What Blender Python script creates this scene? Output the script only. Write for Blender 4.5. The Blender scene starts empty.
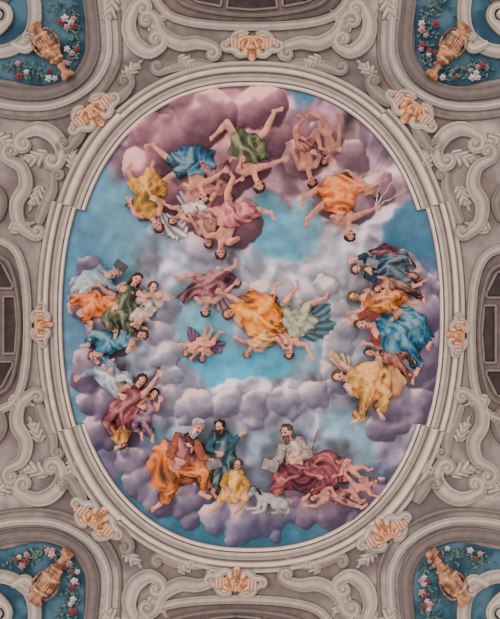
import bpy, math, random
import numpy as np
from mathutils import Vector
from mathutils.geometry import delaunay_2d_cdt
random.seed(7); rs=np.random.RandomState(5)
S=0.02; ZC=16.0; DP=800.0
COL=bpy.context.scene.collection
# ------------------------------------------------ colour (display value -> scene linear)
M=np.array([[0.842479,0.0784336,0.0792237],[0.0423282,0.878469,0.0791661],[0.0423757,0.0784336,0.879143]])
MI=np.linalg.inv(M)
_x=np.linspace(0,1,2000)
_p=15.5*_x**6-40.14*_x**5+31.96*_x**4-6.868*_x**3+0.4298*_x**2+0.1191*_x-0.00232
_p=np.maximum.accumulate(_p)
EXPO=1.08; SAT=.83
def lin(c):
    c=np.atleast_2d(np.asarray(c,float))
    g=(c@np.array([.3,.55,.15]))[:,None]; c=g+(c-g)*SAT
    t=np.clip(c@M.T,0.02,0.97)
    e=np.interp(t,_p,_x)
    v=2**(e*16.5-12.47393)
    return np.clip((v@MI.T)/EXPO,0.003,0.97)
def hx(h):
    h=h.lstrip('#'); return np.array([int(h[i:i+2],16)/255 for i in (0,2,4)])
def mixc(a,b,t): return a*(1-t)+b*t
# ------------------------------------------------ noise
_T=rs.rand(8,256,256)
def vn(x,y,sc,seed=0):
    x=np.asarray(x,float)/sc+37.3; y=np.asarray(y,float)/sc+91.7
    xi=np.floor(x).astype(int); yi=np.floor(y).astype(int); fx=x-xi; fy=y-yi
    fx=fx*fx*(3-2*fx); fy=fy*fy*(3-2*fy); T=_T[seed%8]
    g=lambda a,b:T[a%256,b%256]
    return (g(xi,yi)*(1-fx)+g(xi+1,yi)*fx)*(1-fy)+(g(xi,yi+1)*(1-fx)+g(xi+1,yi+1)*fx)*fy
def fbm(x,y,sc,o=4,seed=0):
    s=0;a=1;t=0
    for i in range(o): s=s+a*vn(x,y,sc/2**i,seed+i); t+=a; a*=.5
    return s/t
def sst(a,b,x):
    t=np.clip((x-a)/(b-a),0,1); return t*t*(3-2*t)
# ------------------------------------------------ materials
def base_mat(name,rough=.95,spec=.04,bump=.15,bscale=9):
    m=bpy.data.materials.new(name); m.use_nodes=True; nt=m.node_tree; b=nt.nodes['Principled BSDF']
    b.inputs['Roughness'].default_value=rough; b.inputs['Specular IOR Level'].default_value=spec
    tc=nt.nodes.new('ShaderNodeTexCoord'); n=nt.nodes.new('ShaderNodeTexNoise'); n.inputs['Scale'].default_value=bscale; n.inputs['Detail'].default_value=6
    nt.links.new(tc.outputs['Object'],n.inputs['Vector'])
    bp=nt.nodes.new('ShaderNodeBump'); bp.inputs['Strength'].default_value=bump; bp.inputs['Distance'].default_value=.02
    nt.links.new(n.outputs['Fac'],bp.inputs['Height']); nt.links.new(bp.outputs['Normal'],b.inputs['Normal'])
    return m,nt,b,n
def vmat(name,var=.16,**k):
    m,nt,b,n=base_mat(name,**k)
    a=nt.nodes.new('ShaderNodeAttribute'); a.attribute_name='Col'
    mr=nt.nodes.new('ShaderNodeMapRange'); mr.inputs['From Min'].default_value=.3; mr.inputs['From Max'].default_value=.7
    mr.inputs['To Min'].default_value=1-var; mr.inputs['To Max'].default_value=1+var
    nt.links.new(n.outputs['Fac'],mr.inputs['Value'])
    mx=nt.nodes.new('ShaderNodeVectorMath'); mx.operation='SCALE'
    nt.links.new(a.outputs['Color'],mx.inputs[0]); nt.links.new(mr.outputs['Result'],mx.inputs['Scale'])
    nt.links.new(mx.outputs['Vector'],b.inputs['Base Color']); return m
_pm={}
def pmat(name,h,h2=None,rough=.9,spec=.08,scale=7,lo=.4,hi=.6,bump=.1):
    key=(name,h,h2)
    if key in _pm: return _pm[key]
    m,nt,b,n=base_mat(name,rough=rough,spec=spec,bump=bump,bscale=scale)
    c=hx(h); c2=hx(h2) if h2 else c*.83
    if name=='painted_skin': c=mixc(c,hx('e6b8a8'),.4);c2=c*.86
    r=nt.nodes.new('ShaderNodeValToRGB'); r.color_ramp.elements[0].position=lo; r.color_ramp.elements[1].position=hi
    r.color_ramp.elements[0].color=(*lin(c2)[0],1); r.color_ramp.elements[1].color=(*lin(c)[0],1)
    nt.links.new(n.outputs['Fac'],r.inputs['Fac']); nt.links.new(r.outputs['Color'],b.inputs['Base Color'])
    _pm[key]=m; return m
M_SKY=vmat('fresco_plaster',var=.10,bump=.12,bscale=5)
M_CLOUD=vmat('cloud_pigment',var=.10,bump=.08,bscale=6)
M_CLOTH=vmat('painted_cloth',var=.12,bump=.12,bscale=12)
M_STONE=vmat('painted_stucco',var=.12,bump=.15,bscale=6)
M_GOLD=vmat('gilded_stucco',var=.15,bump=.25,bscale=10,rough=.8,spec=.12)
# ------------------------------------------------ object making
A=[250,309.5,0]
def anchor(x,y,d=0): A[0],A[1],A[2]=x,y,d
def aloc():
    k=1-A[2]/DP
    return Vector(((A[0]-250)*k*S,(A[1]-309.5)*k*S,ZC-A[2]*S))
def finish(name,V,F,mat,parent=None,col=None,smooth=True):
    V=np.asarray(V,float); me=bpy.data.meshes.new(name)
    L=np.stack([(V[:,0]-A[0])*S,(V[:,1]-A[1])*S,-(V[:,2]-A[2])*S],1)
    me.from_pydata(L.tolist(),[],[tuple(int(i) for i in f) for f in F]); me.update()
    if col is not None:
        c=np.ones((len(V),4)); c[:,:3]=lin(col) if len(np.atleast_2d(col))>1 else np.repeat(lin(col),len(V),0)
        at=me.color_attributes.new('Col','FLOAT_COLOR','POINT'); at.data.foreach_set('color',c.ravel())
    if smooth: me.polygons.foreach_set('use_smooth',[True]*len(me.polygons))
    me.materials.append(mat)
    o=bpy.data.objects.new(name,me); COL.objects.link(o)
    if parent: o.parent=parent
    else: o.location=aloc()
    return o
def empty(name):
    o=bpy.data.objects.new(name,None); COL.objects.link(o); o.location=aloc(); o.empty_display_size=.1; return o
def tag(o,label,cat,group=None,kind=None):
    o['label']=label; o['category']=cat
    if group:o['group']=group
    if kind:o['kind']=kind
    return o
# ------------------------------------------------ mesh builder
def _sphere(n,m):
    V=[(0,0,1)]
    for i in range(1,m):
        a=math.pi*i/m
        for j in range(n):
            b=2*math.pi*j/n; V.append((math.sin(a)*math.cos(b),math.sin(a)*math.sin(b),math.cos(a)))
    V.append((0,0,-1)); F=[]
    for j in range(n): F.append((0,1+j,1+(j+1)%n))
    for i in range(m-2):
        for j in range(n):
            p=1+i*n; F.append((p+j,p+n+j,p+n+(j+1)%n,p+(j+1)%n))
    l=len(V)-1;p=1+(m-2)*n
    for j in range(n): F.append((p+j,l,p+(j+1)%n))
    return np.array(V),F
SV,SF=_sphere(12,8)
class MB:
    def __init__(s): s.V=[];s.F=[];s.n=0
    def add(s,V,F):
        V=np.asarray(V,float); s.V.append(V); s.F+= [tuple(i+s.n for i in f) for f in F]; s.n+=len(V)
    def ell(s,c,ax): s.add(SV@np.asarray(ax,float)+np.asarray(c,float),SF)
    def sph(s,c,r): s.ell(c,np.eye(3)*r)
    def cap(s,a,ra,b,rb,ends=True):
        a=np.asarray(a,float);b=np.asarray(b,float)
        if ends: s.sph(a,ra); s.sph(b,rb)
        t=b-a; l=np.linalg.norm(t)
        if l<1e-4: return
        t/=l; h=np.array([0,0,1.]) if abs(t[2])<.8 else np.array([1.,0,0])
        u=np.cross(t,h);u/=np.linalg.norm(u);v=np.cross(t,u); n=12
        R=[math.cos(2*math.pi*k/n)*u+math.sin(2*math.pi*k/n)*v for k in range(n)]
        V=[a+ra*q for q in R]+[b+rb*q for q in R]
        F=[(k,(k+1)%n,n+(k+1)%n,n+k) for k in range(n)]+[tuple(range(n))[::-1],tuple(range(n,2*n))]
        s.add(V,F)
    def lathe(s,a,b,prof,n=20,flat=1):
        a=np.asarray(a,float);b=np.asarray(b,float);t=b-a;l=np.linalg.norm(t);t/=l
        u=np.cross(t,[0,0,1.]);u/=np.linalg.norm(u);v=np.cross(t,u);V=[];F=[]
        for (h,r) in prof:
            for k in range(n):
                q=2*math.pi*k/n; V.append(a+t*l*h+u*r*math.cos(q)+v*r*flat*math.sin(q))
        m=len(prof)
        for i in range(m-1):
            for k in range(n): F.append((i*n+k,i*n+(k+1)%n,(i+1)*n+(k+1)%n,(i+1)*n+k))
        F.append(tuple(range(n))[::-1]);F.append(tuple(range((m-1)*n,m*n))); s.add(V,F)
    def build(s,name,mat,parent=None,col=None,voxel=None):
        o=finish(name,np.concatenate(s.V),s.F,mat,parent,col)
        if voxel:
            r=o.modifiers.new('fuse','REMESH'); r.mode='VOXEL'; r.voxel_size=voxel*S; r.use_smooth_shade=True
            q=o.modifiers.new('smooth','SMOOTH'); q.factor=.5; q.iterations=2
        return o
# ------------------------------------------------ splines
def catmull(P,closed,k=5):
    P=[np.array(p,float) for p in P];n=len(P);out=[]
    for i in range(n if closed else n-1):
        if closed: a,b,c,d=P[i-1],P[i],P[(i+1)%n],P[(i+2)%n]
        else: a,b,c,d=P[max(i-1,0)],P[i],P[i+1],P[min(i+2,n-1)]
        for j in range(k):
            t=j/k; out.append(.5*((2*b)+(c-a)*t+(2*a-5*b+4*c-d)*t*t+(3*b-a-3*c+d)*t**3))
    if not closed: out.append(P[-1])
    return np.array(out)
def inside(poly,x,y):
    r=np.zeros(len(x),bool);n=len(poly);j=n-1
    for i in range(n):
        xi,yi=poly[i];xj,yj=poly[j]
        if yi!=yj:
            c=((yi>y)!=(yj>y))&(x<(xj-xi)*(y-yi)/(yj-yi)+xi); r^=c
        j=i
    return r
def edist(poly,P):
    a=poly;b=np.roll(poly,-1,0);best=np.full(len(P),1e9)
    for i in range(len(a)):
        d=b[i]-a[i];L=max(d@d,1e-9);t=np.clip(((P-a[i])@d)/L,0,1)
        best=np.minimum(best,np.linalg.norm(P-a[i]-t[:,None]*d,axis=1))
    return best
def relief(name,poly,hf,cf,mat,parent=None,g=1.3,base=0,k=5,smooth_poly=True):
    B=catmull(poly,True,k) if smooth_poly else np.array(poly,float)
    out=[]
    for i in range(len(B)):
        a=B[i];b=B[(i+1)%len(B)];m=max(1,int(np.linalg.norm(b-a)/(g*1.3)))
        for j in range(m): out.append(a+(b-a)*j/m)
    B=np.array(out)
    x0,y0=B.min(0);x1,y1=B.max(0)
    X,Y=np.meshgrid(np.arange(x0,x1,g),np.arange(y0,y1,g)); X=X.ravel();Y=Y.ravel()
    X=X+rs.uniform(-.2,.2,len(X))*g;Y=Y+rs.uniform(-.2,.2,len(Y))*g
    ins=inside(B,X,Y);Q=np.stack([X[ins],Y[ins]],1)
    if len(Q): Q=Q[edist(B,Q)>g*.55]
    P=np.concatenate([B,Q]) if len(Q) else B
    v,e,f,_,_,_=delaunay_2d_cdt([Vector(p) for p in P],[],[list(range(len(B)))],1,1e-4)
    P=np.array([[q.x,q.y] for q in v]); f=[tuple(t) for t in f]
    ed=edist(B,P); h=hf(P,ed)
    col=cf(P,ed,h)
    cnt={}
    for t in f:
        for i in range(len(t)):
            a,b=t[i],t[(i+1)%len(t)];key=(min(a,b),max(a,b));cnt[key]=cnt.get(key,0)+1
    bd=[k_ for k_,c in cnt.items() if c==1];mp={};ext=[]
    n=len(P)
    for a,b in bd:
        for q in (a,b):
            if q not in mp: mp[q]=n+len(ext);ext.append(q)
    V=np.concatenate([np.column_stack([P,h]),np.column_stack([P[ext],np.full(len(ext),base)])]) if ext else np.column_stack([P,h])
    C=np.concatenate([col,col[ext]*.8]) if ext else col
    F=f+[(a,b,mp[b],mp[a]) for a,b in bd]
    return finish(name,V,F,mat,parent,C)
PR=[(-1,0),(-1,.4),(-.9,.7),(-.74,.72),(-.62,.5),(-.35,.74),(0,.88),(.35,.74),(.62,.5),(.74,.72),(.9,.7),(1,.4),(1,0)]
def ribbon(name,path,w,hgt,h,mat=None,parent=None,base=0,taper=(1,1),curl0=None,curl1=None,prof=None,turns=1.15):
    P=catmull(path,False,6);eyes=[]
    def curl(P,s,r):
        t=P[-1]-P[-2];t/=np.linalg.norm(t);n=np.array([-t[1],t[0]])*s;c=P[-1]+n*r;a0=math.atan2(-n[1],-n[0]);o=[]
        for i in range(1,36):
            q=i/35; a=a0+s*q*2*math.pi*turns; rr=r*(1-.78*q**.8); o.append(c+rr*np.array([math.cos(a),math.sin(a)]))
        eyes.append((c,r*.27));return np.concatenate([P,o])
    c0=c1=0
    if curl1: P=curl(P,*curl1); c1=35
    if curl0: P=curl(P[::-1],*curl0)[::-1]; c0=35
    n=len(P);T=np.gradient(P,axis=0);T/=np.maximum(np.linalg.norm(T,axis=1),1e-6)[:,None];N=np.stack([-T[:,1],T[:,0]],1)
    W=np.ones(n)*w/2
    for i in range(n):
        if i<c0: W[i]*=.28+.62*i/c0
        elif i>=n-c1: W[i]*=.28+.62*(n-1-i)/max(c1,1)
        elif c0 or c1:
            t=(i-c0)/max(n-c0-c1-1,1); W[i]*=.9+.5*math.sin(math.pi*t)
        else:
            t=i/(n-1); W[i]*=taper[0]*(1-t)+taper[1]*t
    pr=prof or PR
    V=[];F=[];C=[];m=len(pr);c=hx(h) if isinstance(h,str) else h
    for i in range(n):
        rise=0
        if i<c0: rise=.25*(1-i/c0)
        if i>=n-c1 and c1: rise=.25*(1-(n-1-i)/c1)
        for (t,z) in pr:
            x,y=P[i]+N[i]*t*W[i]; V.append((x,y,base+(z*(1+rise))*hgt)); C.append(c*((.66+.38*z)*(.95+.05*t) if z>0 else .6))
    for i in range(n-1):
        for j in range(m-1): F.append((i*m+j,i*m+j+1,(i+1)*m+j+1,(i+1)*m+j))
    F.append(tuple(range(m)));F.append(tuple(range((n-1)*m,n*m)))
    for (ec,er) in eyes:
        b=len(V);E=SV*np.array([er,er,hgt*.9])+np.array([ec[0],ec[1],base+hgt*.45])
        V+= [tuple(q) for q in E];C+=[c*.95]*len(E);F+=[tuple(i+b for i in f) for f in SF]
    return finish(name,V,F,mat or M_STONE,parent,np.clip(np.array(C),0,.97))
# ================================================ CEILING
def stonecolor(x,y):
    c=np.repeat(hx('978983')[None],len(x),0)
    xs=np.where(x>249.5,499-x,x);ys=np.where(y>314,628-y,y)
    n=fbm(x,y,30,4,1)
    for (cx,cy,rx,ry,h,st) in [(112,35,22,60,'b3a59d',.9),(25,145,40,24,'b2a49c',.8),(22,205,26,40,'887671',.9),(190,48,60,20,'887671',.9),(66,140,34,34,'7c6b69',.9),(135,75,34,24,'7c6b69',.9),(50,45,60,60,'6e6668',.5),(46,235,10,50,'aa9c94',.6),(40,300,10,60,'9d8e85',.6)]:
        r=np.sqrt(((xs-cx)/rx)**2+((ys-cy)/ry)**2)+(n-.5)*.8; c=mixc(c,hx(h),(sst(1.2,.6,r)*st)[:,None])
    return np.clip(c*(.9+.2*fbm(x,y,8,3,3))[:,None],0,1)
def grid(x0,x1,y0,y1,g):
    xs=np.arange(x0,x1+.01,g);ys=np.arange(y0,y1+.01,g);X,Y=np.meshgrid(xs,ys);return X,Y,len(xs),len(ys)
anchor(250,309.5,0)
X,Y,nx,ny=grid(-110,610,-110,730,4);x=X.ravel();y=Y.ravel()
F=[(j*nx+i,j*nx+i+1,(j+1)*nx+i+1,(j+1)*nx+i) for j in range(ny-1) for i in range(nx-1)]
o=finish('ceiling',np.column_stack([x,y,np.zeros(len(x))]),F,M_STONE,None,stonecolor(x,y)); o['kind']='structure'
CX,CY,RA,RB,NE=251,317,180,231,2.3
def outline(off,step=9,m=1440,extra=0):
    th=np.linspace(0,2*math.pi,m,endpoint=False)
    c,s=np.cos(th),np.sin(th)
    X=RA*np.sign(c)*np.abs(c)**(2/NE);Y=RB*np.sign(s)*np.abs(s)**(2/NE)
    P=np.stack([X,Y],1);T=np.roll(P,-1,0)-np.roll(P,1,0);T/=np.linalg.norm(T,axis=1)[:,None];N=np.stack([T[:,1],-T[:,0]],1)
    st=np.where(np.abs(Y)<106,step,0)+np.where((np.abs(Y)>106)&(np.abs(X)>118),extra,0)
    return P+N*(off+st)[:,None]+[CX,CY]
def strip(name,rows,n):
    V=[];F=[];C=[];m=1440
    for (o_,d,h,ex) in rows:
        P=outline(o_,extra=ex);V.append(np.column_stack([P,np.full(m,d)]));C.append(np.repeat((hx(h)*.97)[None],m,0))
    for i in range(len(rows)-1):
        for j in range(m): F.append((i*m+j,i*m+(j+1)%m,(i+1)*m+(j+1)%m,(i+1)*m+j))
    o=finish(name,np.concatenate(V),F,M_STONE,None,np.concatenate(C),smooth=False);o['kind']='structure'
    o['label']=n;return o
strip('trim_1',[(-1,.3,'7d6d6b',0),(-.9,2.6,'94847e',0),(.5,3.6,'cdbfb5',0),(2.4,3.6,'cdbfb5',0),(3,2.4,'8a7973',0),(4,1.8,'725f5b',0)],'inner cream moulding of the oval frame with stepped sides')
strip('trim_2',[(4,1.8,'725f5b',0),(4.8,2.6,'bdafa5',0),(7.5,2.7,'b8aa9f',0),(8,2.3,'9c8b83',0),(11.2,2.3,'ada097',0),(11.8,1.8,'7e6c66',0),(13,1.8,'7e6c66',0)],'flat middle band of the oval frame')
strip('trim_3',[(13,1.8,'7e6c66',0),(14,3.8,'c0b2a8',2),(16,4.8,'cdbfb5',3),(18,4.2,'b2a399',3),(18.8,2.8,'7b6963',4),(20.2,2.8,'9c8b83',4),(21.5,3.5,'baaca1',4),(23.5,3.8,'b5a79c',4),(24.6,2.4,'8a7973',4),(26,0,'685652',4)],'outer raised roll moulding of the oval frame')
# ---- fresco sky
BL=[
(250,317,240,260,'8f909c',1),
(90,215,55,90,'6c97a9',1),(120,190,40,60,'759dab',.9),(85,300,30,90,'658ea4',.9),
(175,120,75,35,'865f6f',1),(140,150,40,30,'8c6d7d',1),(225,115,60,40,'ac7a86',1),(265,110,45,30,'b48b95',1),
(190,170,60,50,'9f7482',1),(235,200,60,55,'b99199',.9),
(315,100,34,20,'5f88a0',1),(280,125,30,35,'ba949d',1),(345,120,35,25,'80647a',1),(375,165,45,50,'8e7283',1),(325,160,45,55,'ab848e',.9),(395,200,40,45,'b5939a',.9),(350,215,60,40,'bda4a8',.9),
(320,250,60,35,'beb0b2',.9),(265,235,40,32,'71a2b3',1),(300,215,18,28,'82a6b4',.8),(215,262,55,22,'a3a0a8',.9),(150,262,40,24,'7a9daa',.9),
(165,300,32,60,'9b98a3',1),(195,320,18,45,'80a6b1',.7),(262,285,80,30,'a19da5',.9),(330,300,42,60,'a49fa7',.9),
(245,366,62,22,'66a7ba',1),(215,330,24,28,'77a7b4',.9),(310,345,24,24,'83a5b1',.6),
(235,410,115,22,'928a98',.95),(170,385,40,24,'908c9a',.9),(315,392,50,24,'9b94a0',.9),(262,391,60,7,'b9b1b5',.7),
(385,240,50,18,'9d9ba6',.7),(420,235,30,35,'5b849c',1),(415,275,28,40,'4a7891',.9),(430,330,22,70,'8c7890',.9),(340,335,20,26,'8a99a6',.6),
(385,450,50,40,'8799a7',.8),(355,430,40,22,'829dab',.8),(400,445,26,30,'9a8698',.8),(95,430,30,50,'658b9f',.9),(140,455,50,30,'728997',.9),
(120,480,40,40,'7a6982',.9),(170,525,70,26,'4b7a90',1),(250,542,90,18,'44748a',1),(120,500,26,24,'48768c',.9),(345,530,60,24,'507a8f',1),(385,500,30,32,'6d6982',.9),(255,470,60,30,'878695',.8),(245,445,40,16,'939ca7',.7)]
def skycolor(x,y):
    xw=x+40*(fbm(x,y,45,4,0)-.5)+10*(fbm(x,y,14,3,4)-.5);yw=y+40*(fbm(x,y,45,4,2)-.5)+10*(fbm(x,y,14,3,6)-.5)
    c=np.repeat(hx('8f909c')[None],len(x),0)
    n=fbm(x,y,26,4,5)
    for i,(cx,cy,rx,ry,h,st) in enumerate(BL):
        r=np.sqrt(((xw-cx)/rx)**2+((yw-cy)/ry)**2)+(n-.5)*.7
        c=mixc(c,hx(h),(sst(1.18,.8,r)*st)[:,None])
    gr=1-np.clip((c[:,2]-c[:,0])*4,0,.8)
    a=fbm(xw,yw,30,3,3);b=fbm(xw+5,yw+8,30,3,3)
    sh=((a-b)*1.15+(a-.5)*.4)*gr
    c=c*(1+sh)[:,None]; c=mixc(c,hx('d8c0b4'),(np.clip(sh-.05,0,1)*1.1)[:,None])
    c=c+((fbm(x,y,9,3,7)-.5)*.06)[:,None]
    an=np.arctan2(y-212,x-352);rd=np.hypot(x-352,y-212)
    ray=np.clip(np.cos(an*34+1)*1.2-.35,0,1)*sst(-2.35,-1.9,an)*sst(-.1,-.5,an)*sst(28,45,rd)*sst(125,80,rd)
    c=mixc(c,hx('d9c3bb'),(ray*.25)[:,None])
    return np.clip(c,0,1)
X,Y,nx,ny=grid(55,450,82,552,1.1);x=X.ravel();y=Y.ravel()
ol=outline(1)
ins=inside(ol,x,y);idx=-np.ones(len(x),int);idx[ins]=np.arange(ins.sum())
I=idx.reshape(ny,nx)
ok=(I[:-1,:-1]>=0)&(I[:-1,1:]>=0)&(I[1:,1:]>=0)&(I[1:,:-1]>=0)
js,is_=np.nonzero(ok)
F=np.stack([I[js,is_],I[js,is_+1],I[js+1,is_+1],I[js+1,is_]],1)
o=finish('ceiling_fresco_sky',np.column_stack([x[ins],y[ins],np.full(ins.sum(),.25)]),F,M_SKY,None,skycolor(x[ins],y[ins]));o['kind']='structure'
o['label']='oval painted sky field of blue, grey and mauve inside the frame'
# ---- clouds
def cloud(label,puffs,light,dark,k=1,seed=0,dens=4.2):
    R=random.Random(seed*13+1);ps=[];k=k*.8;flo=.4+.035*seed
    for (px,py,r) in puffs:
        ps.append((px,py,r,R.uniform(0,1)))
        for j in range(int(dens)+(1 if R.random()<dens%1 else 0)):
            a=R.uniform(0,2*math.pi);q=R.uniform(.3,.95)*r;ps.append((px+math.cos(a)*q,py+math.sin(a)*q,r*R.uniform(.26,.6),R.uniform(.6,2.6)))
    cx=np.mean([p[0] for p in puffs]);cy=np.mean([p[1] for p in puffs]);anchor(cx,cy,2)
    x0=min(p[0]-p[2] for p in ps)-6;x1=max(p[0]+p[2] for p in ps)+6;y0=min(p[1]-p[2] for p in ps)-6;y1=max(p[1]+p[2] for p in ps)+6
    X,Y,nx,ny=grid(x0,x1,y0,y1,1.0);x=X.ravel();y=Y.ravel()
    xw=x+12*(fbm(x,y,20,3,seed)-.5)+4*(fbm(x,y,7,2,seed+3)-.5);yw=y+12*(fbm(x,y,20,3,seed+2)-.5)+4*(fbm(x,y,7,2,seed+5)-.5)
    zs=np.zeros(len(x));sw=np.zeros(len(x));so=np.zeros(len(x));mx=np.full(len(x),-1.)
    for (px,py,r,b) in ps:
        q=1-((xw-px)**2+(yw-py)**2)/(r*r);z=np.where(q>0,(b+r*.24)*np.power(np.maximum(q,0),.7)*k,-2.)
        w=np.exp(np.clip(z*(1.9/max(k,.5)*.8),-4,22));zs+=w*z;sw+=w;so+=w*np.where(q>0,((xw-px)*.45+(yw-py)*.88)/r,0);mx=np.maximum(mx,z)
    own=so/sw;h=np.where(mx>0,np.minimum(np.maximum(zs/sw,0),6.5),-1)
    keep=(mx>.12)&inside(ol,x,y)
    h=np.where(keep,np.maximum(h,0)+flo,0)
    idx=-np.ones(len(x),int);idx[keep]=np.arange(keep.sum());I=idx.reshape(ny,nx)
    ok=(I[:-1,:-1]>=0)&(I[:-1,1:]>=0)&(I[1:,1:]>=0)&(I[1:,:-1]>=0);js,is_=np.nonzero(ok)
    F=np.stack([I[js,is_],I[js,is_+1],I[js+1,is_+1],I[js+1,is_]],1)
    t=np.clip(.45-.85*own+.9*(fbm(x,y,30,3,seed+3)-.5)+.3*(fbm(x,y,8,2,seed+1)-.5),0,1)  # painted shading per lobe: lit at upper left, dark in lower creases
    c=mixc(hx(dark)[None],hx(light)[None],t[:,None])
    c=mixc(c,hx('e4c9b8')[None],(.5*sst(.7,1,t))[:,None])  # warm highlight painted on the lit lobe tops
    sk=skycolor(x[keep],y[keep]);c=mixc(sk,c[keep],(sst(.12,1.7*k+.3,mx[keep])*.94)[:,None])
    o=finish('cloud',np.column_stack([x[keep],y[keep],h[keep]]),F,M_CLOUD,None,c);tag(o,label,'cloud')
cloud('large rose and mauve cloud bank across the top left of the painted sky',[(170,146,31),(206,118,31),(262,108,26),(142,170,23),(240,160,31),(205,205,27),(238,222,26),(275,140,21),(165,200,21),(148,132,21)],'ca999f','744858',seed=1)
cloud('mauve pink cloud under the nudes and the orange draped thrower',[(305,158,23),(330,185,25),(355,208,19),(328,138,19),(376,190,19),(350,155,19)],'c09ba1','785866',seed=2)
cloud('purple cloud bank along the left edge carrying the seated company',[(92,300,26),(112,330,27),(94,372,26),(110,402,26),(130,424,18),(90,272,17),(97,432,18)],'ac909e','584560',seed=3)
cloud('purple cloud bank along the right edge below the blue robed woman',[(404,280,25),(420,314,25),(412,362,28),(390,402,26),(416,402,21),(384,428,17),(425,285,15)],'b6a0a9','62506b',seed=4)
cloud('violet cloud under the feet of the orange robed old man',[(160,498,21),(186,506,19),(140,480,19),(205,498,15),(130,464,15)],'b49eaa','5d4e68',seed=5)
cloud('violet grey cloud holding the seated boy and the dog',[(217,515,20),(243,522,23),(270,519,20),(290,512,14)],'b7a5af','5e5272',seed=6)
cloud('mauve cloud under the rose skirted seated figure and the reclining nude',[(308,508,20),(336,508,22),(360,502,19),(332,480,19),(298,488,18),(378,492,13)],'b898a3','614a61',seed=7)
cloud('pale grey cloud wisps around the central flying angels',[(212,290,19),(232,302,17),(262,296,17),(288,318,18),(250,318,16)],'b5aeb3','837e8b',k=.6,seed=8)
cloud('small mauve cloud beneath the pair of cherubs left of centre',[(196,350,13),(208,346,12)],'ada1aa','70687d',k=.6,seed=9)
cloud('long grey violet cloud bar below the central blue opening',[(150,402,14),(168,400,17),(195,405,19),(225,404,17),(255,406,18),(285,401,17),(312,394,18),(335,386,13)],'bbaeb4','746b80',k=.7,seed=10)
cloud('pale grey cloud curl left of the central blue opening',[(166,352,16),(160,332,14),(172,372,14),(168,310,13)],'b5adb3','7c7886',k=.6,seed=11)
cloud('pale grey cloud curl right of the central blue opening',[(336,352,16),(342,330,15),(330,370,14),(338,308,13),(328,286,13)],'b8b0b5','827d89',k=.6,seed=12)
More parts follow.
